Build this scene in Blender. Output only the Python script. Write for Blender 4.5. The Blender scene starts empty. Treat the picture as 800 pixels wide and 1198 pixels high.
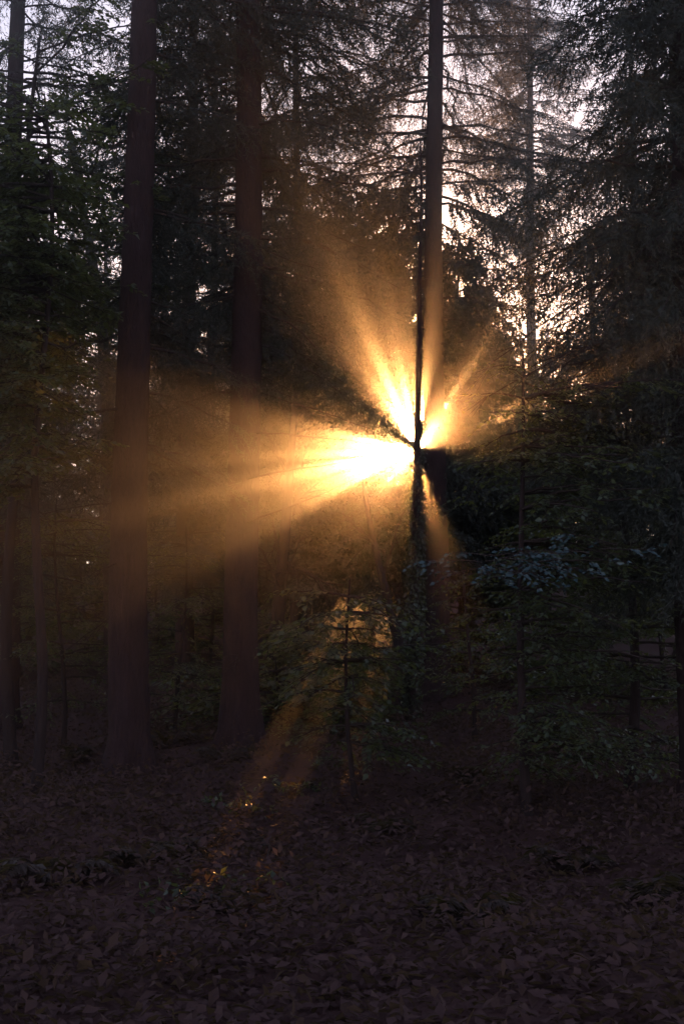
import bpy, math, random
import numpy as np
from mathutils import Vector

import zlib
R = np.random.default_rng(11)
def reseed(text):
    global R
    R = np.random.default_rng(zlib.crc32(text.encode()))
scene = bpy.context.scene
COL = scene.collection

# ---------------------------------------------------------------- camera maths
F_PX, PITCH = 1664.0, math.radians(5.5)
CAM = np.array([0.0, 0.0, 1.6])
FW = np.array([0, math.cos(PITCH), math.sin(PITCH)])
UP = np.array([0, -math.sin(PITCH), math.cos(PITCH)])
def at(px, py, Y):
    d = FW + np.array([1.0, 0, 0]) * (px - 400) / F_PX + UP * (599 - py) / F_PX
    return CAM + d * (Y / d[1])
def nrm(v):
    v = np.asarray(v, float)
    return v / np.maximum(np.linalg.norm(v, axis=-1, keepdims=True), 1e-9)
SUN = nrm(at(487, 526, 10) - CAM)
SR = nrm(np.cross(SUN, [0, 0, 1.0]))          # right of the sun direction
SU = np.cross(SR, SUN)                         # up, across the sun direction

# ---------------------------------------------------------------- terrain
def gz(x, y):
    x = np.asarray(x, float); y = np.asarray(y, float)
    t = np.clip((y - 8) / 90.0, 0, 1)
    h = 7.0 * t * t * (3 - 2 * t)
    n = (0.12 * np.sin(x * .55 + 1.3) * np.sin(y * .43 + .4) + 0.07 * np.sin(x * 1.3 + y * .9) + 0.04 * np.sin(x * 2.7 - y * 2.1 + .8))
    far = np.clip(np.hypot(x, y) / 6.0, 0, 1)
    return h + n * far

# ---------------------------------------------------------------- light gaps in the canopy
_G = R.random((64, 64))
def vnoise(x, y):
    xi = np.floor(x).astype(int); yi = np.floor(y).astype(int)
    fx = x - xi; fy = y - yi
    fx = fx * fx * (3 - 2 * fx); fy = fy * fy * (3 - 2 * fy)
    g = lambda a, b: _G[a % 64, b % 64]
    return (g(xi, yi) * (1 - fx) + g(xi + 1, yi) * fx) * (1 - fy) + (g(xi, yi + 1) * (1 - fx) + g(xi + 1, yi + 1) * fx) * fy
# sectors seen across the sun direction: angle range, radius range in metres, openness
SECT = [(131, 160, 0, .5, .4), (162, 167, 0, .35, 1), (170, 176.5, 0, 1.0, 1), (178.5, 184.5, 0, 1.35, 1), (167, 209, 0, .85, .5), (186.5, 194.5, 0, 1.65, 1), (196, 200.5, 0, 1.5, 1), (202, 208, 0, 1.25, 1), (209, 264, 0, .5, .5), (213, 218, 0, .9, 1), (225, 230, 0, .9, 1), (238, 242, 0, .9, 1),
        (245, 250, .12, .8, 1), (257, 262, 0, .6, .9), (88, 95, 0, 1.1, .7), (98, 105, 0, 1.0, 1), (109, 117, 0, 1.3, 1), (121, 126, 0, .9, .9), (97, 127, 0, .6, .5),
        (53, 59, .9, 1.25, .8), (66, 70, .9, 1.2, .7), (18, 29, 1.6, 1.95, .9), (36, 40, 1.0, 1.3, .7)]
FARSECT = [(206, 262, .6, 4.6, .8), (95, 130, .6, 2.6, .5)]      # only beyond the middle distance: mist lit behind the near trees
FLECK = [at(340, 938, 14.6), at(347, 931, 14.8), at(281, 962, 13.6), at(288, 970, 13.4), at(240, 1052, 9.4), at(313, 1038, 9.9), at(106, 783, 24),
         at(411, 918, 15.6)]
SMALL = len(FLECK)
FLECK += [at(60, 402, 15.6), at(88, 430, 15.6), at(50, 452, 15.6), at(112, 412, 15.6), at(72, 468, 15.6), at(100, 455, 15.6), at(38, 425, 15.6)]
FRAD = [.085] * SMALL + [.2] * 7
def uv(P):
    D = P - CAM
    return D @ SR, D @ SU, D @ SUN
for p in FLECK: p[2] = max(p[2], float(gz(p[0], p[1])) + .12)
FUV = [uv(p)[:2] for p in FLECK]
FDEP = [uv(p)[2] for p in FLECK]
def shade(P):
    """True where foliage may grow: the canopy is open along a few sun paths"""
    P = np.atleast_2d(P)
    u, v, t = uv(P)
    out = np.ones(len(P), bool)
    near = (np.abs(u) < 5.5) & (np.abs(v) < 5.5) & (t > 2.5)
    if near.any(): out[near] = _shade(u[near], v[near], t[near])
    return out
def _shade(u, v, t):
    a = np.degrees(np.arctan2(v, u)) % 360
    r = np.hypot(u, v)
    op = np.zeros(len(u))
    a = (a + 4 * (vnoise(r * 2.6 + 7, a / 40) - .5)) % 360; r = r * (1 + .4 * (vnoise(a / 5 + 20, r * .4) - .5))
    far = t > 40                              # farther trees leave the same openings wider
    for a0, a1, r0, r1, o in SECT:
        m = (a >= a0 - 7 * far) & (a < a1 + 7 * far) & (r >= r0 - .3 * far) & (r < r1 + .45 * far)
        op[m] = np.maximum(op[m], np.where(far[m], 1, o))
    for a0, a1, r0, r1, o in FARSECT:
        m = far & (a >= a0) & (a < a1) & (r >= r0) & (r < r1)
        op[m] = np.maximum(op[m], o)
    op[(t > 40) & (r < .6)] = 1
    op[(u > .08) & (u < .18) & (((v > .03) & (v < .24)) | ((v > .5) & (v < 1.15)))] = 1
    op[(u > .09) & (u < .165) & (v > -.62) & (v < -.38)] = 1
    n = .35 * vnoise(a / 3.0 + 3, r * 1.6) + .35 * vnoise(a / 1.3 + 9, r * .9 + 5) + .3 * vnoise(u * 9 + 40, v * 9 + 11)
    n = np.clip((n - .24) / .52, 0, 1)
    opn = n < op
    for (fu, fv), fd, fr in zip(FUV, FDEP, FRAD):
        opn |= (np.hypot(u - fu, v - fv) < np.where(t > 85, fr + .55, np.where(t > 35, fr + .2, np.where(t > fd + 3, fr + .035, fr)))) & (t > fd + .5)
    return ~opn
def clear_of_flecks(pts):
    q = np.linspace(0, len(pts) - 1, 50); P = np.stack([np.interp(q, np.arange(len(pts)), pts[:, k]) for k in range(3)], 1)
    u, v, t = uv(P)
    if np.abs(u).min() > 6: return True
    return not any(((np.hypot(u - fu, v - fv) < .1) & (t > fd + 1.5)).any() for (fu, fv), fd in zip(FUV, FDEP))
def grow(P):                                    # no random foliage pokes into the lens
    return shade(P) & (np.linalg.norm(P - CAM, axis=1) > 2.6)

# ---------------------------------------------------------------- mesh helpers
class MB:
    def __init__(s): s.v = []; s.f = []; s.m = []; s.n = 0; s.bl = {}; s.lf = {}
    def add(s, v, f, m=0):
        if len(v) == 0 or len(f) == 0: return
        s.v.append(np.asarray(v, float)); f = np.asarray(f, int)
        s.f.append(f + s.n); s.m.append(np.full(len(f), m)); s.n += len(v)
    def flush(s):
        for store, fn in ((s.bl, _blades), (s.lf, _leaves)):
            for m, rows in store.items(): fn(s, *[np.concatenate(c) for c in zip(*rows)], m)
            store.clear()
    def build(s, name, mats, parent=None, base=(0, 0, 0), smooth=True):
        s.flush()
        v = (np.concatenate(s.v) - np.asarray(base, float)).astype(np.float32)
        f = np.concatenate(s.f).astype(np.int32); mi = np.concatenate(s.m).astype(np.int32)
        me = bpy.data.meshes.new(name)
        me.vertices.add(len(v)); me.vertices.foreach_set('co', v.ravel())
        me.loops.add(f.size); me.loops.foreach_set('vertex_index', f.ravel())
        me.polygons.add(len(f)); me.polygons.foreach_set('loop_start', np.arange(0, f.size, 3, dtype=np.int32))
        me.polygons.foreach_set('material_index', mi)
        me.polygons.foreach_set('use_smooth', np.full(len(f), smooth))
        for m in (mats if isinstance(mats, (list, tuple)) else [mats]): me.materials.append(m)
        me.update(calc_edges=True)
        o = bpy.data.objects.new(name, me); COL.objects.link(o)
        if parent is not None: o.parent = parent
        return o

def tube(mb, pts, rad, sides=6, m=0, rough=0.0, cap=True):
    pts = np.asarray(pts, float); n = len(pts)
    rad = np.broadcast_to(np.asarray(rad, float), (n,))
    tan = nrm(np.gradient(pts, axis=0))
    ref = np.array([0, 0, 1.0]) if abs(tan[:, 2]).mean() < .8 else np.array([0, 1.0, 0])
    a = nrm(np.cross(tan, ref)); b = np.cross(tan, a)
    th = np.linspace(0, 2 * math.pi, sides, endpoint=False)
    rr = rad[:, None] * (1 + rough * (R.random((n, sides)) - .5))
    v = pts[:, None] + rr[..., None] * (np.cos(th)[None, :, None] * a[:, None] + np.sin(th)[None, :, None] * b[:, None])
    v = v.reshape(-1, 3)
    i = np.arange(n - 1)[:, None] * sides; j = np.arange(sides)[None]; k = (j + 1) % sides
    q = np.stack([i + j, i + k, i + k + sides, i + j + sides], -1).reshape(-1, 4)
    f = np.concatenate([q[:, [0, 1, 2]], q[:, [0, 2, 3]]])
    if cap:
        v = np.vstack([v, pts[:1], pts[-1:]])
        c0, c1 = n * sides, n * sides + 1; j = np.arange(sides); k = (j + 1) % sides
        f = np.concatenate([f, np.stack([np.full(sides, c0), k, j], -1), np.stack([np.full(sides, c1), (n - 1) * sides + j, (n - 1) * sides + k], -1)])
    mb.add(v, f, m)

def fuller(P):
    u, v, t = uv(P)
    return 1 + 1.3 * ((np.hypot(u, v) < 5.0) & (t > 23))
def blades(mb, base, d, ln, wd, m=0):
    n = len(base); mb.bl.setdefault(m, []).append((base, np.broadcast_to(d, (n, 3)), np.broadcast_to(ln, (n,)), np.broadcast_to(wd, (n,))))
def leaves(mb, base, d, up, ln, wd, m=0):
    n = len(base); mb.lf.setdefault(m, []).append((base, np.broadcast_to(d, (n, 3)), np.broadcast_to(up, (n, 3)), np.broadcast_to(ln, (n,)), np.broadcast_to(wd, (n,))))
def _blades(mb, base, d, ln, wd, m=0):
    """needle sprays: one narrow triangle each"""
    d = nrm(d); ln = np.broadcast_to(ln, (len(base),))
    ok = grow(base) & shade(base + d * ln[:, None]); wd = wd * fuller(base)
    if len(base) and ln[0] > .12: ok &= shade(base + d * ln[:, None] * .5)
    base, d = base[ok], nrm(d[ok])
    if not len(base): return
    ln = np.broadcast_to(ln, ok.shape)[ok]; wd = np.broadcast_to(wd, ok.shape)[ok]
    s = nrm(np.cross(d, nrm(R.normal(size=d.shape))))
    v = np.stack([base - s * wd[:, None] * .5, base + s * wd[:, None] * .5, base + d * ln[:, None]], 1).reshape(-1, 3)
    mb.add(v, np.arange(len(v)).reshape(-1, 3), m)

def _leaves(mb, base, d, up, ln, wd, m=0):
    """broad leaves folded along the midrib"""
    d = nrm(d); ln = np.broadcast_to(ln, (len(base),))
    ok = grow(base) & shade(base + d * ln[:, None])
    base, d, up = base[ok], nrm(d[ok]), up[ok]
    if not len(base): return
    ln = np.broadcast_to(ln, ok.shape)[ok][:, None]; wd = np.broadcast_to(wd, ok.shape)[ok][:, None]
    s = nrm(np.cross(d, up)); n = np.cross(s, d)
    mid = base + d * ln * .45
    v = np.stack([base, mid + s * wd * .5 + n * wd * .12, base + d * ln - n * ln * .12, mid - s * wd * .5 + n * wd * .12, ], 1).reshape(-1, 3)
    i = np.arange(len(base))[:, None] * 4
    mb.add(v, np.concatenate([i + [0, 1, 2], i + [0, 2, 3]]), m)

# ---------------------------------------------------------------- materials
def mat(name):
    m = bpy.data.materials.new(name); m.use_nodes = True
    nt = m.node_tree; nt.nodes.clear()
    return m, nt, (lambda t, **k: _node(nt, t, **k))
def _node(nt, t, **k):
    n = nt.nodes.new(t)
    for a, b in k.items():
        if a.startswith('i_'):
            key = a[2:].replace('_', ' ')
            n.inputs[int(key) if key.isdigit() else key].default_value = b
        else: setattr(n, a, b)
    return n
def ramp(n, stops):
    e = n.color_ramp.elements
    while len(e) < len(stops): e.new(.5)
    for x, (p, c) in zip(e, stops): x.position = p; x.color = (*c, 1)

def bark_mat(name, c0, c1, scale=9):
    m, nt, N = mat(name); L = nt.links.new
    tc = N('ShaderNodeTexCoord'); mp = N('ShaderNodeMapping'); mp.inputs['Scale'].default_value = (scale, scale, scale * .22)
    L(tc.outputs['Object'], mp.inputs[0])
    vo = N('ShaderNodeTexVoronoi', feature='DISTANCE_TO_EDGE'); L(mp.outputs[0], vo.inputs['Vector'])
    no = N('ShaderNodeTexNoise', i_Scale=3.0, i_Detail=6.0); L(mp.outputs[0], no.inputs['Vector'])
    cr = N('ShaderNodeValToRGB'); ramp(cr, [(.25, c0), (.75, c1)]); L(no.outputs[0], cr.inputs[0])
    ad = N('ShaderNodeMath', operation='ADD'); L(vo.outputs[0], ad.inputs[0]); L(no.outputs[0], ad.inputs[1])
    bp = N('ShaderNodeBump', i_Strength=.7, i_Distance=.03); L(ad.outputs[0], bp.inputs['Height'])
    bs = N('ShaderNodeBsdfPrincipled', i_Roughness=.9); bs.inputs['Specular IOR Level'].default_value = .15
    L(cr.outputs[0], bs.inputs['Base Color']); L(bp.outputs[0], bs.inputs['Normal'])
    L(bs.outputs[0], N('ShaderNodeOutputMaterial').inputs[0])
    return m
def leaf_mat(name, c0, c1, tr, rough, spec, tmix):
    m, nt, N = mat(name); L = nt.links.new
    ge = N('ShaderNodeNewGeometry')
    cr = N('ShaderNodeValToRGB'); ramp(cr, [(0, c0), (1, c1)]); L(ge.outputs['Random Per Island'], cr.inputs[0])
    bs = N('ShaderNodeBsdfPrincipled', i_Roughness=rough); bs.inputs['Specular IOR Level'].default_value = spec
    L(cr.outputs[0], bs.inputs['Base Color'])
    t = N('ShaderNodeBsdfTranslucent'); t.inputs[0].default_value = (*tr, 1)
    mx = N('ShaderNodeMixShader', i_0=tmix); L(bs.outputs[0], mx.inputs[1]); L(t.outputs[0], mx.inputs[2])
    L(mx.outputs[0], N('ShaderNodeOutputMaterial').inputs[0])
    return m
M_bark = bark_mat('spruce_bark', (.032, .016, .017), (.066, .033, .034))
M_smooth = bark_mat('beech_bark', (.030, .017, .018), (.052, .031, .030), 4)
M_twig = bark_mat('dead_twig', (.045, .028, .026), (.085, .055, .050), 20)
M_needle = leaf_mat('spruce_needles', (.058, .059, .054), (.082, .084, .075), (.10, .085, .03), .62, .25, .28)
M_leaf = leaf_mat('beech_leaves', (.052, .060, .042), (.085, .100, .060), (.24, .25, .05), .36, .5, .38)
M_ivy = leaf_mat('ivy_leaves', (.034, .038, .022), (.055, .062, .032), (.12, .10, .03), .34, .5, .25)
M_sheen_tint = leaf_mat('sheen_tinted_leaves', (.026, .052, .056), (.036, .066, .072), (.10, .12, .05), .25, .7, .15)  # blue sky sheen tinted into the leaf colour
M_fern = leaf_mat('fern_fronds', (.080, .052, .046), (.105, .066, .058), (.16, .12, .03), .6, .25, .35)

def ground_mat():
    m, nt, N = mat('forest_floor'); L = nt.links.new
    tc = N('ShaderNodeTexCoord')
    n1 = N('ShaderNodeTexNoise', i_Scale=.9, i_Detail=8.0); n2 = N('ShaderNodeTexNoise', i_Scale=22.0, i_Detail=8.0)
    L(tc.outputs['Object'], n1.inputs['Vector']); L(tc.outputs['Object'], n2.inputs['Vector'])
    mx = N('ShaderNodeMath', operation='MULTIPLY_ADD'); mx.inputs[1].default_value = .5; L(n1.outputs[0], mx.inputs[0])
    m2 = N('ShaderNodeMath', operation='MULTIPLY'); m2.inputs[1].default_value = .5; L(n2.outputs[0], m2.inputs[0]); L(m2.outputs[0], mx.inputs[2])
    cr = N('ShaderNodeValToRGB'); ramp(cr, [(.3, (.064, .030, .028)), (.5, (.082, .039, .036)), (.75, (.104, .050, .045))]); L(mx.outputs[0], cr.inputs[0])
    bp = N('ShaderNodeBump', i_Strength=.35, i_Distance=.03); L(n2.outputs[0], bp.inputs['Height'])
    bs = N('ShaderNodeBsdfPrincipled', i_Roughness=.95); bs.inputs['Specular IOR Level'].default_value = .1
    L(cr.outputs[0], bs.inputs['Base Color']); L(bp.outputs[0], bs.inputs['Normal'])
    L(bs.outputs[0], N('ShaderNodeOutputMaterial').inputs[0])
    return m
M_ground = ground_mat()

# ---------------------------------------------------------------- things
def thing(name, label, cat, base, group=None):
    o = bpy.data.objects.new(name, None); COL.objects.link(o)
    o.location = Vector(base); o.empty_display_size = .2
    o['label'] = label; o['category'] = cat
    if group: o['group'] = group
    return o

def trunk_mesh(axis, r0, taper=.75, sides=22, flare=1.0, ridges=.05, step=.16):
    """axis: polyline base..top; one closed bark-ridged surface"""
    axis = np.asarray(axis, float)
    seg = np.r_[0, np.cumsum(np.linalg.norm(np.diff(axis, axis=0), axis=1))]
    n = max(8, int(seg[-1] / step)); s = np.linspace(0, seg[-1], n)
    p = np.stack([np.interp(s, seg, axis[:, k]) for k in range(3)], 1)
    k = np.ones(9) / 9
    if n > 30:
        for c in range(2):
            q = np.pad(p[:, c], 4, mode='reflect', reflect_type='odd'); p[:, c] = np.convolve(q, k, 'valid')
    H = seg[-1]
    r = r0 * (1 - (s / H) * taper) + r0 * flare * .55 * np.exp(-s / (.9 * r0 + .1)) + .004
    r[-1] = .006
    th = np.linspace(0, 2 * math.pi, sides, endpoint=False)
    ph = R.random(6) * 6.28
    rid = np.zeros((n, sides))
    for q, fq in enumerate((5, 9, 13)):
        rid += np.sin(th[None] * fq + ph[q] + 1.6 * np.sin(s[:, None] * .35 + ph[q + 3])) / (q + 2)
    rid += R.normal(size=(n, sides)) * .5
    root = np.exp(-s / .35)[:, None] * (.35 * np.sin(th * 4 + ph[0]))[None] * flare
    rr = r[:, None] * (1 + ridges * rid * np.minimum(1, r / .05)[:, None] + root)
    v = p[:, None] + np.stack([rr * np.cos(th), rr * np.sin(th), np.zeros_like(rr)], -1)
    mb = MB()
    i = np.arange(n - 1)[:, None] * sides; j = np.arange(sides)[None]; kk = (j + 1) % sides
    q = np.stack([i + j, i + kk, i + kk + sides, i + j + sides], -1).reshape(-1, 4)
    j = np.arange(sides); kk = (j + 1) % sides; c = n * sides
    f = np.concatenate([q[:, [0, 1, 2]], q[:, [0, 2, 3]], np.stack([(n - 1) * sides + j, (n - 1) * sides + kk, np.full(sides, c)], -1)])
    mb.add(np.vstack([v.reshape(-1, 3), p[-1:] + [0, 0, .02]]), f)
    return mb, p, r

def twig_spray(mb, P, D, n_len, side_dirs, blade, wd, step, m=0):
    """needles along many twigs at once: P,D (n,3), n_len (n,)"""
    cnt = np.maximum(2, (n_len / step).astype(int))
    idx = np.repeat(np.arange(len(P)), cnt)
    k = np.concatenate([np.arange(c) for c in cnt]) if len(cnt) else np.zeros(0)
    s = (k + R.random(len(k))) / cnt[idx]
    b = P[idx] + D[idx] * (n_len[idx] * s)[:, None]
    b[:, 2] -= .28 * n_len[idx] * s * s                       # the twig sags
    d = nrm(D[idx] * .75 + nrm(R.normal(size=b.shape)) * .8 + np.array([0, 0, -.12]))
    blades(mb, b, d, blade * R.uniform(.6, 1.25, len(b)), wd * R.uniform(.7, 1.3, len(b)), m)

def spruce_limb(mb, p0, az, L, slope, sag, lift, fol, dens, blade, wd, step, r=None, drape=.6, mat_w=1, start=.12):
    d = np.array([math.cos(az), math.sin(az), 0]); n = np.array([-d[1], d[0], 0])
    s = np.linspace(0, 1, 9)
    bend = R.normal() * .12 * L
    pts = p0 + d * (L * s)[:, None] + n * (bend * s * s)[:, None]
    pts[:, 2] += L * (slope * s - sag * s ** 2 + lift * s ** 3) 
    pts[1:-1] += R.normal(size=(7, 3)) * .012 * L
    r = r or (.007 + .0075 * L)
    if (~shade(pts)).mean() < .3 and clear_of_flecks(pts): tube(mb, pts, r * (1 - .85 * s) + .002, 4, mat_w, cap=False)
    if fol <= 0: return pts
    m = max(3, int(L * dens * fol))
    si = np.sort(R.uniform(start, 1.0, m)); side = np.where(R.random(m) < .5, -1.0, 1.0)
    P = np.stack([np.interp(si, s, pts[:, k]) for k in range(3)], 1)
    tl = (.16 + .50 * np.sin(math.pi * np.clip(si * .9 + .08, 0, 1)) * min(1, L / 1.6)) * R.uniform(.55, 1.15, m)
    D = nrm(d * R.uniform(.25, .9, m)[:, None] + n * (side * R.uniform(.2, .95, m))[:, None] + np.array([0, 0, -1.0]) * (drape * R.uniform(.1, 1.9, m))[:, None])
    twig_spray(mb, P, D, tl, None, blade, wd, step)
    # needles on the limb itself
    q = int(L / step * .7); si = R.uniform(start + .1, 1, q)
    P = np.stack([np.interp(si, s, pts[:, k]) for k in range(3)], 1)
    blades(mb, P, nrm(R.normal(size=P.shape)) + d * .6, blade, wd)
    return pts

def dead_limb(p0, d, L, sag=.3, r=.014, kids=7, kl=.35):
    """a bare dead branch with side twigs, one mesh"""
    mb = MB(); d = nrm(np.asarray(d, float)); n = nrm(np.cross(d, [0, 0, 1.0]))
    s = np.linspace(0, 1, 12)
    pts = np.asarray(p0) + d * (L * s)[:, None] + n * (R.normal() * .1 * L * s * s)[:, None]
    pts[:, 2] -= sag * L * s * s
    pts[1:] += np.cumsum(R.normal(size=(11, 3)) * .006 * L, 0)
    tube(mb, pts, r * (1 - .8 * s) + .0015, 5)
    for q in range(kids):
        i = int(R.integers(2, 11)); sd = R.choice([-1, 1]); l = kl * R.uniform(.5, 1.3) * (1.2 - s[i] * .6)
        dd = nrm(d * R.uniform(.3, .9) + n * sd * R.uniform(.3, .9) + np.array([0, 0, R.uniform(-.7, .25)]))
        t = np.linspace(0, 1, 6); tp = pts[i] + dd * (l * t)[:, None]; tp[:, 2] -= .25 * l * t * t
        tp[1:] += np.cumsum(R.normal(size=(5, 3)) * .012 * l, 0)
        tube(mb, tp, .4 * r * (1 - .7 * t) + .001, 4)
        for w in range(3):
            j = int(R.integers(1, 5)); d3 = nrm(dd + nrm(R.normal(size=3)) * .9); l3 = l * R.uniform(.25, .5)
            t3 = np.linspace(0, 1, 4); t3p = tp[j] + d3 * (l3 * t3)[:, None]; t3p[:, 2] -= .2 * l3 * t3 * t3
            tube(mb, t3p, .22 * r * (1 - .7 * t3) + .0008, 3)
    return mb

def spruce(name, label, x, y, r0, H, z0, Lmax, dens=1.0, lean=(0, 0), whorl=.42, per=5, tdens=22, blade=.085, wd=.016, step=.028,
           ztop=None, low=.55, sag=.5, drape=.6, group=None, dead=0, az_pref=None, sides=22, skip=None, taper=.78, shape=None):
    reseed(label + '%.2f' % x)
    g = float(gz(x, y)); base = np.array([x, y, g - .08])
    zz = np.linspace(0, H, 12)
    ax = base + np.stack([lean[0] * zz + .05 * np.sin(zz * .4 + x), lean[1] * zz, zz], 1); ax[0, :2] = base[:2]
    mb, p, r = trunk_mesh(ax, r0, taper, sides, ridges=.045, step=.16 if y < 35 else .4)
    t = thing(name, label, 'tree', base, group)
    mb.build('trunk', M_bark, t, base)
    cr = MB(); z = z0; top = ztop or H
    while z < min(H - .3, top):
        q = (z - z0) / (H - z0)
        prof = (low + (1 - low) * min(1, q * 3.2)) * (1 - max(0, (q - .25) / .75) ** 1.15)
        if shape: prof *= shape(z)
        for k in range(per):
            az = R.uniform(0, 2 * math.pi); L = Lmax * prof * R.uniform(.7, 1.15) + .15
            zz_ = z + R.uniform(-.5, .5) * whorl
            c = np.array([np.interp(zz_, p[:, 2] - base[2], p[:, a]) for a in range(2)])
            p0 = np.array([c[0], c[1], base[2] + zz_])
            if skip and skip(p0, az, L): continue
            sl = .05 + .5 * max(0, q - .35)
            spruce_limb(cr, p0, az, L, sl, sag * R.uniform(.6, 1.3), sag * .35, dens, tdens, blade, wd, step, drape=drape)
        z += whorl
    cr.build('crown', [M_needle, M_twig], t, base)
    for k in range(dead):
        zz_ = R.uniform(.8, z0 + 1.2); az = R.uniform(0, 6.28)
        c = np.array([np.interp(zz_, p[:, 2] - base[2], p[:, a]) for a in range(2)])
        dead_limb([c[0], c[1], base[2] + zz_], [math.cos(az), math.sin(az), R.uniform(-.25, .1)], R.uniform(.5, 1.4), .2, .009, 4, .25).build('branch', M_twig, t, base)
    return t, base, p

def broad_limb(mb, p0, d, L, droop=.15, lsize=.065, dens=1.0, r=None, flat=.35, rise=0.0, face=None, lm=0):
    d = nrm(np.asarray(d, float)); n = nrm(np.cross([0, 0, 1.0], d)); u = np.cross(d, n)
    s = np.linspace(0, 1, 9)
    pts = p0 + d * (L * s)[:, None] + n * (R.normal() * .15 * L * s * s)[:, None]
    pts[:, 2] += L * (rise * s - droop * s * s)
    pts[1:] += np.cumsum(R.normal(size=(8, 3)) * .01 * L, 0)
    if (~shade(pts)).mean() < .3 and clear_of_flecks(pts): tube(mb, pts, (r or .006 + .006 * L) * (1 - .8 * s) + .0015, 4, 1, cap=False)
    m = max(3, int(L * 11))
    for q in range(m):
        si = R.uniform(.15, 1.0); sd = 1 if q % 2 else -1
        b = np.array([np.interp(si, s, pts[:, k]) for k in range(3)])
        l = (.14 + .42 * (1 - si * .75) * min(1, L)) * R.uniform(.6, 1.2)
        dd = nrm(d * R.uniform(.4, .9) + n * sd * R.uniform(.5, 1) + u * R.normal() * .18 + np.array([0, 0, -.1]))
        t = np.linspace(0, 1, 5); tp = b + dd * (l * t)[:, None]; tp[:, 2] -= .22 * l * t * t
        if b[1] < 18 or clear_of_flecks(tp): tube(mb, tp, .0032 * (1 - .7 * t) + .0008, 3, 1, cap=False)
        c = max(2, int(l / .036 * dens)); k = (np.arange(c) + R.random(c)) / c
        P = np.stack([np.interp(k, t, tp[:, a]) for a in range(3)], 1)
        s2 = nrm(np.cross(dd, u)); sg = np.where(np.arange(c) % 2, 1.0, -1.0)
        D = dd * .7 + s2 * sg[:, None] * .8 + R.normal(size=P.shape) * .22 + np.array([0, 0, -.18])
        U = (u if face is None else np.asarray(face)) + R.normal(size=P.shape) * flat
        ln = lsize * R.uniform(.6, 1.2, c)
        leaves(mb, P, D, U, ln, ln * .62, lm)
    return pts

def broadleaf(name, label, axis, r0, limbs, group=None, bark=None, lsize=.065, sides=12, dens=1.0, flat=.35, extra=None):
    """limbs: list of (fraction up the trunk, azimuth, length, droop, rise)"""
    reseed(label)
    axis = np.asarray(axis, float); base = axis[0]
    t = thing(name, label, 'tree', base, group)
    mb, p, r = trunk_mesh(axis, r0, .8, sides, flare=.6, ridges=.03, step=.14)
    mb.build('trunk', bark or M_smooth, t, base)
    cr = MB()
    for fr, az, L, dr, rise in limbs:
        p0 = p[min(len(p) - 2, int(fr * (len(p) - 1)))]
        broad_limb(cr, p0, [math.cos(az), math.sin(az), 0], L, dr, lsize, dens, flat=flat, rise=rise)
    if extra: extra(cr)
    cr.build('crown', [M_leaf, M_twig, M_sheen_tint], t, base)
    return t, base, p

# ================================================================ SETTING
def ground():
    xs = np.concatenate([np.linspace(-150, -30, 40, endpoint=False), np.linspace(-30, 30, 200, endpoint=False), np.linspace(30, 150, 41)])
    ys = np.concatenate([np.linspace(-60, -2, 30, endpoint=False), np.linspace(-2, 45, 200, endpoint=False), np.linspace(45, 170, 60)])
    X, Y = np.meshgrid(xs, ys)
    Z = gz(X, Y) + R.normal(size=X.shape) * .012 * (np.hypot(X, Y) < 40)
    v = np.stack([X, Y, Z], -1).reshape(-1, 3); w = len(xs); h = len(ys)
    i = (np.arange(h - 1)[:, None] * w + np.arange(w - 1)[None]).ravel()
    mb = MB(); mb.add(v, np.concatenate([np.stack([i, i + 1, i + w + 1], -1), np.stack([i, i + w + 1, i + w], -1)]))
    o = mb.build('ground', M_ground); o['kind'] = 'structure'
ground()

reseed('main')
# ================================================================ MAIN TREES
def X(px, Y, py=760): return at(px, py, Y)[0]
PI = math.pi
def skipB(p0, az, L): return math.sin(az) < -.4
def skipA(p0, az, L): return math.sin(az) < -.4 or (math.cos(az) > .25 and math.sin(az) < .3) or p0[2] > 6.2 and math.cos(az) < -.1 and R.random() < .72
spruce('spruce_tree', 'thick dark trunk with flared foot, second tall trunk from the left edge', X(154, 17), 17, .235, 21, 3.9, 2.5, skip=skipA, dens=1.15, lean=(0.0, 0), dead=5, whorl=.30, per=6, tdens=26)
tB, bB, pB = spruce('spruce_tree', 'thick dark trunk with the orange sunbeam crossing in front of it', X(283, 18), 18, .225, 22, 4.6, 2.6, skip=skipB, dens=1.15, dead=4, whorl=.30, per=6, tdens=26)
def skipC(p0, az, L): return math.sin(az) < -.5 or (p0[2] < 7.2 and math.cos(az) < .2) or (p0[2] > 9.2 and math.cos(az) > .1 and R.random() < .04)
spruce('spruce_tree', 'tall dark spruce just right of the sun, thin pole standing before it', X(510, 26), 26, .225, 24, 5.6, 3.1, dens=1.25, lean=(.004, 0), whorl=.27, per=6, tdens=28, sag=.42, skip=skipC, drape=.8)
spruce('spruce_tree', 'pale hazy spruce farther back, its grey trunk seen right of the sunburst', X(627, 48), 48, .23, 25, 12.5, 3.2, dead=6, dens=1.1, whorl=.38, per=6, tdens=18, blade=.11, wd=.034, step=.045)
tR, bR, pR = spruce('spruce_tree', 'big black spruce at the right edge with long drooping boughs', X(818, 14), 14, .20, 20, 2.6, 2.05, dens=1.3, whorl=.24, per=7, tdens=30, sag=.6, drape=.9, shape=lambda z: .76 if z > 7.2 else 1.0)
tH, bH, pH = spruce('spruce_tree', 'dark spruce trunk cut by the left edge of the view', X(6, 21), 21, .19, 20, 2.6, 2.2, dens=1.0, dead=3, whorl=.5, per=5, tdens=24)
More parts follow.
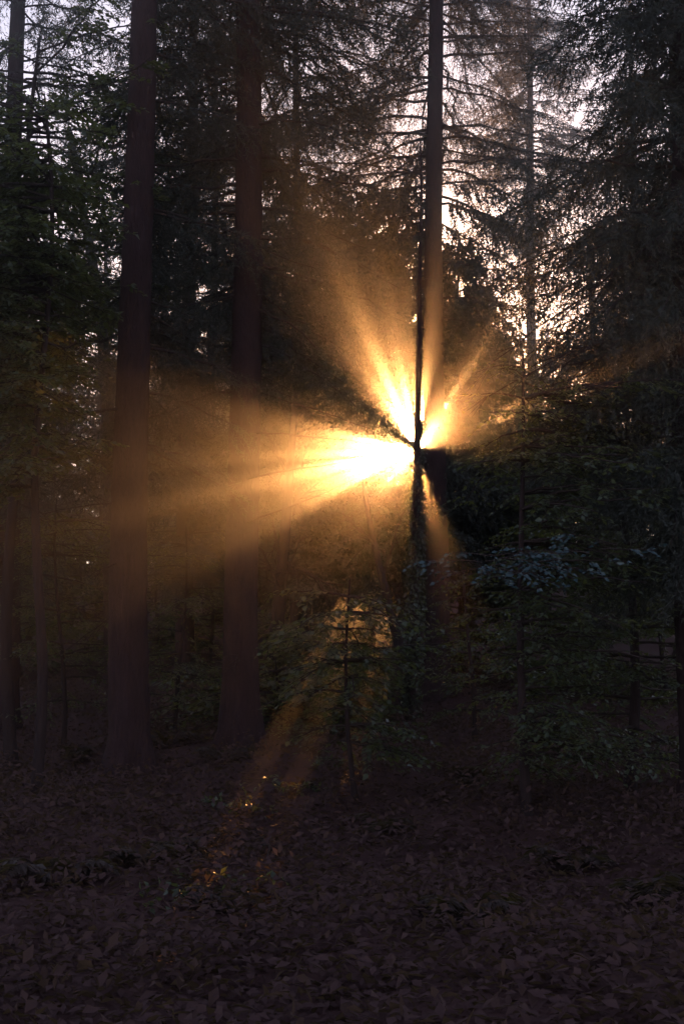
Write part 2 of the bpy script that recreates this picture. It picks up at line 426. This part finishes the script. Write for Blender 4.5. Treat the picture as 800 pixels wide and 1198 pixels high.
spruce('spruce_tree', 'dim slim trunk seen between the two thick left trunks', X(217, 29), 29, .19, 21, 2.4, 2.8, dens=1.1, whorl=.38, per=6, tdens=22, blade=.10, wd=.03, step=.034)

spruce('spruce_tree', 'dense dark spruce whose crown fills the gap between the beam-crossed trunk and the thin pole', X(346, 27), 27, .11, 20, 7.4, 2.7, dens=1.1, whorl=.34, per=6, tdens=24, drape=.8)
# the long bough of the second thick trunk that darkens the upper left of the sunburst
cb = MB()
for py0, tx, ty, L0 in ((372, 440, 486, 1), (352, 425, 452, 1), (330, 395, 430, 1), (395, 420, 478, 1), (360, 405, 470, 1)):
    a = at(284, py0, 18.0); b = at(tx, ty, 18.0 + R.uniform(-.5, .5)); d = b - a
    L = np.linalg.norm(d[:2]); spruce_limb(cb, a, math.atan2(d[1], d[0]), L, d[2] / L + .25, .25, 0, 1.3, 26, .075, .013, .024, drape=.5)
for (x0, y0, x1, y1, Y) in ((288, 505, 452, 521, 17.6), (290, 612, 436, 551, 17.5), (290, 560, 420, 541, 17.3), (288, 455, 440, 497, 17.7)):  # bare branches added to throw thin dark streaks into the beam
    a = at(x0, y0, Y + .3); b = at(x1, y1, Y); d = b - a
    dead_limb(a, d + [0, 0, .04], np.linalg.norm(d), .03, .013, 9, .16).build('branch', M_twig, tB, bB)
o = cb.build('bough', [M_needle, M_twig], tB, bB)

# dead lower limbs of the big right spruce, hanging long into the picture
for (x0, y0, x1, y1, Y) in ((800, 300, 600, 432, 13.5), (815, 372, 585, 470, 13.2), (806, 420, 640, 455, 13.8), (810, 330, 690, 460, 14.2), (800, 470, 655, 540, 14.0), (820, 250, 660, 390, 13.0)):
    a = at(x0, y0, Y + .4); b = at(x1, y1, Y - .3); d = b - a
    dead_limb(a, d + [0, 0, .25 * np.linalg.norm(d)], np.linalg.norm(d), .25, .012, 12, .45).build('branch', M_twig, tR, bR)

for (x0, y0, x1, y1, Y) in ((8, 470, 125, 545, 20.6), (8, 500, 100, 470, 20.4), (6, 545, 118, 590, 20.2), (6, 590, 90, 560, 20.5), (8, 430, 90, 500, 20.7), (6, 640, 110, 650, 20.3), (8, 690, 80, 720, 20.4)):
    a = at(x0, y0, Y + .4); b = at(x1, y1, Y - 1.2); d = b - a
    dead_limb(a, d + [0, 0, .25 * np.linalg.norm(d)], np.linalg.norm(d), .25, .016, 13, .55).build('branch', M_twig, tH, bH)
# ---- thin pole in front of the sun
axD = [at(481, 905, 22.0), at(484, 760, 22.0), at(486.5, 640, 22.0), at(488, 526, 22.0), at(488.5, 450, 22.0), at(491, 380, 22.0), at(490, 300, 22.0), at(494, 240, 22.0), at(491.5, 165, 22.0)]
axD[0][2] = gz(axD[0][0], 22.0) - .05
reseed('pole')
t = thing('young_tree', 'thin dark pole of a young tree standing right against the sun', 'tree', axD[0])
mb, p, r = trunk_mesh(axD, .08, .86, 10, flare=.5, ridges=.03); mb.build('trunk', M_bark, t, axD[0])
iv = MB(); n = 2300
zz = R.uniform(.2, 5.2, n) * R.uniform(.5, 1, n); th = R.uniform(0, 6.28, n)
c = np.stack([np.interp(zz + axD[0][2], p[:, 2], p[:, k]) for k in range(3)], 1)
out = np.stack([np.cos(th), np.sin(th), np.zeros(n)], 1)
leaves(iv, c + out * R.uniform(.05, .16, n)[:, None], out * .5 + R.normal(size=(n, 3)) * .5 + [0, 0, -.5], out + R.normal(size=(n, 3)) * .4, R.uniform(.04, .08, n), R.uniform(.03, .06, n))
iv.build('ivy', M_ivy, t, axD[0])
tw = MB()
for k in range(46):
    z = R.uniform(3.2, 9.0); c = np.array([np.interp(z, p[:, 2], p[:, j]) for j in range(3)])
    az = R.uniform(0, 6.28); spruce_limb(tw, c, az, R.uniform(.1, .42), .2, .3, 0, .8, 16, .045, .009, .03, r=.004)
for (ty, dx) in ((520, -.55), (530, -.42), (541, -.35), (505, .3)):
    c = at(488, ty, 22.0); spruce_limb(tw, c, 0 if dx > 0 else PI, abs(dx), -.05, .15, 0, 1, 22, .05, .01, .03, r=.005)
tw.build('crown', [M_needle, M_twig], t, axD[0])

# ---- slim forked broadleaf at the left of the glow and the leaning one under the sun
def forked(name, label, axis, r0, forks, leafy, lsz=.055):
    axis = np.asarray(axis, float); axis[0][2] = gz(axis[0][0], axis[0][1]) - .05
    t = thing(name, label, 'tree', axis[0])
    mb, p, r = trunk_mesh(axis, r0, .7, 12, flare=.5, ridges=.03); mb.build('trunk', M_smooth, t, axis[0])
    for (a, b) in forks:
        a = np.asarray(a); b = np.asarray(b); d = b - a
        dead_limb(a, d, np.linalg.norm(d), .03, r0 * .32, 9, .55).build('branch', M_twig, t, axis[0])
    cr = MB()
    for (c, az, L) in leafy: broad_limb(cr, np.asarray(c), [math.cos(az), math.sin(az), 0], L, .15, lsz, .8)
    if leafy: cr.build('crown', [M_leaf, M_twig], t, axis[0])
    return t
YF = 24.0
forked('broadleaf_tree', 'slim forked broadleaf trunk beside the lit thick trunk', [at(314, 892, YF), at(322, 760, YF), at(331, 660, YF), at(338, 560, YF), at(350, 420, YF)], .135,
       [(at(326, 710, YF), at(352, 622, YF - .4)), (at(328, 690, YF), at(305, 640, YF + .3)), (at(330, 668, YF), at(318, 600, YF)), (at(331, 655, YF), at(400, 690, YF - .5)), (at(335, 600, YF), at(372, 560, YF + .3)), (at(338, 560, YF), at(310, 500, YF))],
       [(at(350, 420, YF), 2.5, 1.0), (at(345, 480, YF), -.3, .7)])
YG = 25.0
forked('broadleaf_tree', 'leaning slender trunk under the sunburst, left of the ivy pole', [at(476, 880, YG), at(468, 760, YG), at(448, 680, YG), at(434, 620, YG), at(424, 560, YG)], .11,
       [(at(446, 676, YG), at(466, 600, YG)), (at(440, 640, YG), at(400, 600, YG - .3)), (at(462, 740, YG), at(480, 700, YG))], [(at(470, 770, YG), 0, 1.2)])
YT = 28.0
forked('bare_tree', 'gnarled bare tree with tangled twigs between the bough and the sunburst', [at(352, 700, YT), at(356, 560, YT), at(362, 450, YT), at(372, 372, YT), at(386, 330, YT), at(390, 270, YT), at(398, 215, YT)], .12,
       [(at(362, 450, YT), at(340, 330, YT)), (at(368, 400, YT), at(420, 350, YT + .4)), (at(372, 372, YT), at(352, 262, YT)), (at(384, 335, YT), at(350, 285, YT - .3)), (at(388, 300, YT), at(432, 290, YT)), (at(390, 270, YT), at(372, 200, YT)), (at(378, 355, YT), at(330, 345, YT + .5)), (at(392, 250, YT), at(420, 205, YT)), (at(358, 500, YT), at(330, 430, YT)), (at(364, 430, YT), at(410, 420, YT))], [])
YL = 30.0
forked('broadleaf_tree', 'leaning dark trunk behind leaves, left of the thick left trunk', [at(134, 800, YL), at(130, 560, YL), at(122, 400, YL), at(108, 300, YL), at(96, 240, YL), at(82, 150, YL)], .22,
       [(at(122, 400, YL), at(150, 330, YL)), (at(112, 320, YL), at(70, 290, YL))], [(at(100, 260, YL), PI, 1.6), (at(110, 310, YL), .4, 1.2), (at(90, 180, YL), 1.5, 1.8)], .08)

# ---- dense young spruces added to block the sun and shape its rays
for px, Y, r0, H, Lm, lab in ((434, 27.5, .05, 9.2, 2.3, 'young dense spruce the sun bursts through, just left of the thin pole'), (540, 30, .06, 9.6, 2.3, 'young dense spruce behind and right of the trunk beside the sun'),
                              (362, 29.5, .05, 8.2, 2.2, 'young dense spruce washed out by the orange beam, behind the slim forked broadleaf')):
    spruce('added_young_spruce', lab, X(px, Y), Y, r0, H, 2.2, Lm, dens=1.3, whorl=.24, per=7, tdens=26, low=.8, sag=.35, drape=.6, sides=9, blade=.09, wd=.026, step=.026)
# ---- layered beeches of the understorey
def layered(n, f0, f1, L, az0=0, spread=PI, droop=.16):
    return [(R.uniform(f0, f1), az0 + R.uniform(-spread, spread), L * R.uniform(.55, 1.15), droop * R.uniform(.3, 1.5), R.uniform(-.05, .2)) for _ in range(n)]
def axis_up(px, Y, H, lean=0.0, wob=.08):
    x = X(px, Y); g = float(gz(x, Y)) - .05; z = np.linspace(0, H, 7)
    return np.stack([x + lean * z + wob * np.sin(z * 1.3 + px), np.full(7, Y) + wob * np.cos(z * 1.1), g + z], 1)
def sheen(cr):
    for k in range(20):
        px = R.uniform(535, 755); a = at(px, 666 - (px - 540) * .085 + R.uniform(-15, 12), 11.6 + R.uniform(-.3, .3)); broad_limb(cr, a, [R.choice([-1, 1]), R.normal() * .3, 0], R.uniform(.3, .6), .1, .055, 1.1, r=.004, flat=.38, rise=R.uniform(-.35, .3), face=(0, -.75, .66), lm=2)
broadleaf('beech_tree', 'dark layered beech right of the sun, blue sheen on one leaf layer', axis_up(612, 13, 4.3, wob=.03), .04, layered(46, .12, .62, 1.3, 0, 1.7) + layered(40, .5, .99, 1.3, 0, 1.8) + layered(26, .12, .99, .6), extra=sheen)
broadleaf('beech_tree', 'dark leafy beech filling the right edge under the drooping boughs', axis_up(735, 15, 4.6), .06, layered(60, .1, .98, 1.7))
broadleaf('beech_tree', 'broadleaf tree with yellow lit leaves left of the thick left trunk', axis_up(44, 15, 7.6, .0), .06, layered(50, .44, .74, 1.15, PI, 1.7) + layered(60, .66, .99, 1.9, PI, 1.7) + layered(70, .44, .99, .75), lsize=.085, dens=1.2)
broadleaf('beech_tree', 'leafy broadleaf at the far left edge with white sky gaps in its crown', axis_up(8, 18, 9.6, .02), .08, layered(40, .4, .7, 1.5) + layered(56, .6, .99, 2.3), lsize=.085, dens=1.1)
broadleaf('beech_sapling', 'low leafy sapling below the sunburst, arching leaf layers over the dark floor', axis_up(418, 14, 2.2, -.03), .025, layered(44, .3, .98, .8, droop=.32), lsize=.08)
broadleaf('beech_sapling', 'dark sapling right of the foot of the trunk beside the sun', axis_up(548, 19, 2.4), .03, layered(26, .2, .97, .8))
broadleaf('beech_sapling', 'dark sapling standing between the two thick left trunks', axis_up(212, 20, 3.0), .03, layered(36, .2, .97, 1.0))
broadleaf('beech_sapling', 'dark sapling near the left edge, before the leaning trunk', axis_up(70, 19, 3.4), .035, layered(36, .2, .97, 1.1))

# ================================================================ BACKGROUND SPRUCES
BG = [  # px, Y, radius, height, label
    (30, 36, .16, 13, 'thin dim spruce at the far left, behind the yellow lit leaves'),
    (76, 46, .18, 14, 'faint spruce behind the leaning dark trunk'),
    (118, 40, .17, 12, 'faint spruce just left of the thick left trunk'),
    (190, 52, .2, 16, 'dim spruce behind, close to the right of the thick left trunk'),
    (246, 42, .2, 20, 'dim spruce behind, close to the left of the beam-crossed trunk'),
    (318, 50, .2, 15, 'hazy spruce behind the slim forked broadleaf'),
    (352, 62, .22, 15, 'hazy spruce far behind the gnarled bare tree'),
    (410, 46, .22, 13, 'broad orange misty trunk under the left of the sunburst'),
    (548, 40, .2, 10, 'dark spruce close behind the trunk right of the sun'),
    (584, 60, .22, 11, 'hazy spruce left of the pale grey trunk'),
    (668, 58, .22, 10, 'hazy spruce right of the pale grey trunk'),
    (700, 36, .2, 11, 'dark spruce behind the hanging dead limbs'),
    (752, 44, .2, 21, 'dark spruce behind the leafy beech at the right'),
    (800, 34, .2, 21, 'dark spruce at the right edge behind the big black spruce'),
]
for px, Y, r0, H, lab in BG:
    x = X(px, Y)
    spruce('spruce_tree', lab, x, Y, r0, H, 1.6 if Y < 45 else 1.2, 3.2, dens=.62 if px > 640 else 1, whorl=.45, per=5, tdens=17, blade=.14, wd=.030, step=.05, sides=12, drape=.6)
# trees farther back: many alike
px_far = [-60, 20, 60, 140, 170, 226, 270, 300, 370, 392, 424, 514, 542, 566, 610, 646, 690, 722, 776, 830, 870]
for i, px in enumerate(px_far):
    Y = 68 + (i * 37 % 26) + R.uniform(-1, 1)
    spruce('spruce_tree', 'far spruce among the dim hazy wood on the rise behind', X(px, Y), Y, .2, R.uniform(12, 17), 1.0, 3.4, dens=1, whorl=.6, per=5, tdens=13, blade=.22, wd=.055, step=.08, sides=9, group='far spruces on the rise')

# understorey bushes in the dim band behind the trunks
for px, Y, H, lab in ((20, 30, 3.4, 'dim leafy bush behind, at the far left'), (95, 34, 3.8, 'dim leafy bush behind the leaning dark trunk'), (185, 36, 3.6, 'dim leafy bush behind the sapling between the thick trunks'),
                      (245, 33, 3.4, 'dim leafy bush left of the beam-crossed trunk'), (345, 38, 3.2, 'hazy bush behind the slim forked broadleaf'), (400, 33, 2.4, 'hazy bush low behind the arching sapling'), (396, 22, 1.6, 'low dark bush close behind the arching sapling'), (322, 21, 1.2, 'low dark bush at the foot of the slim forked broadleaf'),
                      (470, 42, 2.8, 'hazy bush behind the foot of the leaning slender trunk'), (545, 30, 4.2, 'dark bush right behind the trunk right of the sun'), (640, 28, 4.6, 'dark bush behind the layered beech'),
                      (700, 25, 4.6, 'dark bush under the hanging dead limbs'), (775, 24, 4.4, 'dark bush at the right edge behind the leafy beech')):
    broadleaf('bush', lab, axis_up(px, Y, H), .04, layered(60, .06, .98, 1.9), lsize=.13, dens=.55, sides=8)
def far_wood():
    reseed('far wood')
    mb = MB()
    for k in range(170):
        y = R.uniform(100, 135); ax_ = SUN[0] / SUN[1] * y; near = k < 80
        x = ax_ + R.uniform(-15, 7) if near else R.uniform(-95, 95)
        x += 5 * (abs(x - ax_) < 2.6) * (1 if x > ax_ else -1); g = float(gz(x, y)); h = R.uniform(16, 21) if near else R.uniform(11, 15)
        tube(mb, [[x, y, g - .2], [x, y, g + h * .5], [x, y, g + h]], [.25, .16, .03], 6, 1)
        n = 3000 if near else 1000; z = R.uniform(.03, 1, n) ** .9; rr = 3.6 * (1 - z) ** .6 * np.sqrt(R.random(n)) + .2; a = R.uniform(0, 6.28, n)
        b = np.stack([x + rr * np.cos(a), y + rr * np.sin(a), g + z * h], 1)
        blades(mb, b, np.stack([np.cos(a), np.sin(a), -.5 - R.random(n)], 1), R.uniform(.5, .9, n), R.uniform(.08, .17, n))
    o = mb.build('far_wood', [M_needle, M_twig]); o['kind'] = 'stuff'
far_wood()

# ---------------------------------------------------------------- forest floor plants
def frond(mb, b, az, L, arch):
    d = np.array([math.cos(az), math.sin(az), 0]); n = np.array([-d[1], d[0], 0]); s = np.linspace(0, 1, 10)
    pts = b + d * (L * .8 * s)[:, None]; pts[:, 2] += L * (arch * s - .95 * arch * s ** 2.2)
    tube(mb, pts, .004 * (1 - .8 * s) + .001, 3, 1, cap=False)
    k = np.repeat(np.linspace(.12, .98, 26), 2); P = np.stack([np.interp(k, s, pts[:, a]) for a in range(3)], 1)
    sg = np.tile([-1.0, 1.0], 26); w = L * .30 * np.sin(np.pi * (k * .75 + .22)) ** 1.2
    leaves(mb, P, n * sg[:, None] + d * .45 + R.normal(size=P.shape) * .08 + [0, 0, -.15], np.tile([0, 0, 1.0], (52, 1)) + R.normal(size=P.shape) * .15, w, w * .26)
def fern(x, y, L, label, group=None):
    b = np.array([x, y, float(gz(x, y)) - .01]); t = thing('fern', label, 'fern', b, group)
    for k in range(int(R.integers(7, 11))):
        mb = MB(); frond(mb, b, R.uniform(0, 6.28), L * R.uniform(.7, 1.1), R.uniform(.7, 1.3)); mb.build('frond', [M_fern, M_twig], t, b)
reseed('ferns')
for k in range(14):
    y = R.uniform(8.5, 20); fern(R.uniform(-.27, .27) * y, y, R.uniform(.35, .7), 'dark fern on the unlit forest floor', 'ferns on the dark floor')
def bramble(p, n, label):
    x, y = p[0], p[1]; g = float(gz(x, y)); b = np.array([x, y, g]); t = thing('bramble', label, 'bramble', b)
    st = MB(); lf = MB()
    for k in range(n):
        az = R.uniform(0, 6.28); L = R.uniform(.3, .7); d = np.array([math.cos(az), math.sin(az), 0]); s = np.linspace(0, 1, 7)
        pts = b + d * (L * s)[:, None]; pts[:, 2] += .9 * L * (s - .9 * s * s)
        mb = MB(); tube(mb, pts, .004 * (1 - .7 * s) + .001, 4); mb.build('stem', M_twig, t, b)
        c = 16; k_ = R.uniform(.15, 1, c); P = np.stack([np.interp(k_, s, pts[:, a]) for a in range(3)], 1)
        leaves(lf, P, R.normal(size=P.shape) + d * .5, np.tile([0, 0, 1.0], (c, 1)) + R.normal(size=P.shape) * .4, R.uniform(.04, .075, c), R.uniform(.03, .05, c))
    lf.build('foliage', M_leaf, t, b)
bramble(FLECK[0], 9, 'small bramble with a few gold lit leaves before the slim forked broadleaf')
bramble(FLECK[2], 8, 'small bramble with gold specks, at the foot of the beam-crossed trunk')
bramble(FLECK[4], 6, 'low bramble with a single gold spark, nearest the camera')
bramble(FLECK[7], 8, 'dark bramble under the arching sapling')
for lab, a, b in (('thin fallen branch lying beside the gold-specked bramble', (300, 978, 12.9), (328, 1022, 10.6)), ('fallen branch lying on the dark floor at the left', (225, 1010, 10.8), (262, 975, 12.4))):
    p, q = at(*a), at(*b); p[2] = gz(p[0], p[1]) + .03; q[2] = gz(q[0], q[1]) + .05
    m_ = dead_limb(p, q - p, np.linalg.norm(q - p), -.02, .022, 5, .3); o = m_.build('fallen_branch', M_twig, None, (p[0], p[1], p[2])); o.location = p; o['label'] = lab; o['category'] = 'branch'
def litter():
    reseed('litter')
    mb = MB(); n = 46000
    y = 4.5 + 24 * R.random(n) ** 1.5; x = R.uniform(-.42, .42, n) * y
    P = np.stack([x, y, gz(x, y) + R.uniform(.003, .012, n)], 1)
    D = R.normal(size=P.shape) * [1, 1, .08]; U = np.tile([0, 0, 1.0], (n, 1)) + R.normal(size=P.shape) * .14
    leaves(mb, P, D, U, R.uniform(.018, .045, n), R.uniform(.012, .028, n))
    o = mb.build('leaf_litter', M_litter); o['kind'] = 'stuff'
def herbs():
    reseed('herbs')
    mb = MB(); n = 11000; y = 4.6 + 27 * R.random(n) ** .95; x = R.uniform(-.38, .38, n) * y; keep = vnoise(x * .8 + 30, y * .6) + np.clip((y - 9) / 14, -.3, .3) > -.2; x, y = x[keep], y[keep]
    for a, b in zip(x, y):
        k = int(R.integers(6, 13)); h = R.uniform(.06, .34); P = np.stack([a + R.normal(size=k) * .08, b + R.normal(size=k) * .08, np.zeros(k)], 1); P[:, 2] = gz(P[:, 0], P[:, 1]) + h * R.random(k)
        D = R.normal(size=P.shape) * [1, 1, .4]; leaves(mb, P, D, np.tile([0, 0, 1.0], (k, 1)) + R.normal(size=P.shape) * .35, R.uniform(.04, .1, k), R.uniform(.025, .055, k))
    o = mb.build('undergrowth', M_herb); o['kind'] = 'stuff'
M_litter = leaf_mat('leaf_litter', (.080, .036, .034), (.092, .042, .039), (.1, .05, .02), .85, .1, .1)
M_herb = leaf_mat('undergrowth', (.084, .043, .042), (.094, .049, .048), (.16, .11, .04), .8, .1, .25)
litter(); herbs()

# ================================================================ AIR
def haze():
    m = bpy.data.materials.new('haze_air'); m.use_nodes = True; nt = m.node_tree; nt.nodes.clear()
    v = nt.nodes.new('ShaderNodeVolumePrincipled'); v.inputs['Color'].default_value = (.95, .93, .93, 1); v.inputs['Density'].default_value = .0056; v.inputs['Anisotropy'].default_value = .966
    nt.links.new(v.outputs[0], nt.nodes.new('ShaderNodeOutputMaterial').inputs['Volume'])
    lo = np.array([-160, -70, -1.8]); hi = np.array([160, 180, 38.0])
    v = np.array([[a, b, c] for c in (0, 1) for b in (0, 1) for a in (0, 1)]) * (hi - lo) + lo
    q = [(0, 2, 3, 1), (4, 5, 7, 6), (0, 1, 5, 4), (2, 6, 7, 3), (0, 4, 6, 2), (1, 3, 7, 5)]
    mb = MB(); mb.add(v, [t for a, b, c, d in q for t in ((a, b, c), (a, c, d))])
    o = mb.build('haze', m, smooth=False); o['kind'] = 'stuff'
haze()

# ================================================================ LIGHT, CAMERA
w = bpy.data.worlds.new('World'); scene.world = w; w.use_nodes = True
nt = w.node_tree; nt.nodes.clear()
sky = nt.nodes.new('ShaderNodeTexSky'); sky.sky_type = 'NISHITA'; sky.sun_disc = False
el = math.asin(SUN[2]); sky.sun_elevation = el; sky.sun_rotation = math.atan2(SUN[0], SUN[1]); sky.dust_density = .6; sky.ozone_density = 2.0
bg = nt.nodes.new('ShaderNodeBackground'); bg.inputs[1].default_value = .13
hs = nt.nodes.new('ShaderNodeHueSaturation'); hs.inputs['Saturation'].default_value = .66
tn = nt.nodes.new('ShaderNodeMix'); tn.data_type = 'RGBA'; tn.blend_type = 'MULTIPLY'; tn.inputs[0].default_value = 1; tn.inputs[7].default_value = (.98, .92, 1.04, 1)
nt.links.new(sky.outputs[0], hs.inputs['Color']); nt.links.new(hs.outputs[0], tn.inputs[6]); nt.links.new(tn.outputs[2], bg.inputs[0]); nt.links.new(bg.outputs[0], nt.nodes.new('ShaderNodeOutputWorld').inputs[0])
sl = bpy.data.lights.new('sun', 'SUN'); sl.energy = 5.0; sl.angle = math.radians(.35); sl.color = (1.0, .425, .12)
so = bpy.data.objects.new('sun', sl); COL.objects.link(so); so.rotation_euler = Vector(SUN).to_track_quat('Z', 'Y').to_euler(); so.location = (5, 40, 30)

cam = bpy.data.cameras.new('camera'); co = bpy.data.objects.new('camera', cam); COL.objects.link(co)
co.location = CAM; co.rotation_euler = (math.pi / 2 + PITCH, 0, 0)
cam.sensor_fit = 'VERTICAL'; cam.sensor_height = 36; cam.lens = F_PX / 1198 * 36; cam.clip_end = 2000
scene.camera = co
vs = scene.view_settings; vs.view_transform = 'Standard'; vs.look = 'None'; vs.exposure = 1.2; vs.gamma = 1
cy = scene.cycles; cy.use_denoising = True; cy.denoiser = 'OPENIMAGEDENOISE'; cy.max_bounces = 6; cy.diffuse_bounces = 2; cy.transmission_bounces = 3; cy.volume_bounces = 0; cy.transparent_max_bounces = 4
cy.sample_clamp_indirect = 3; cy.volume_max_steps = 64
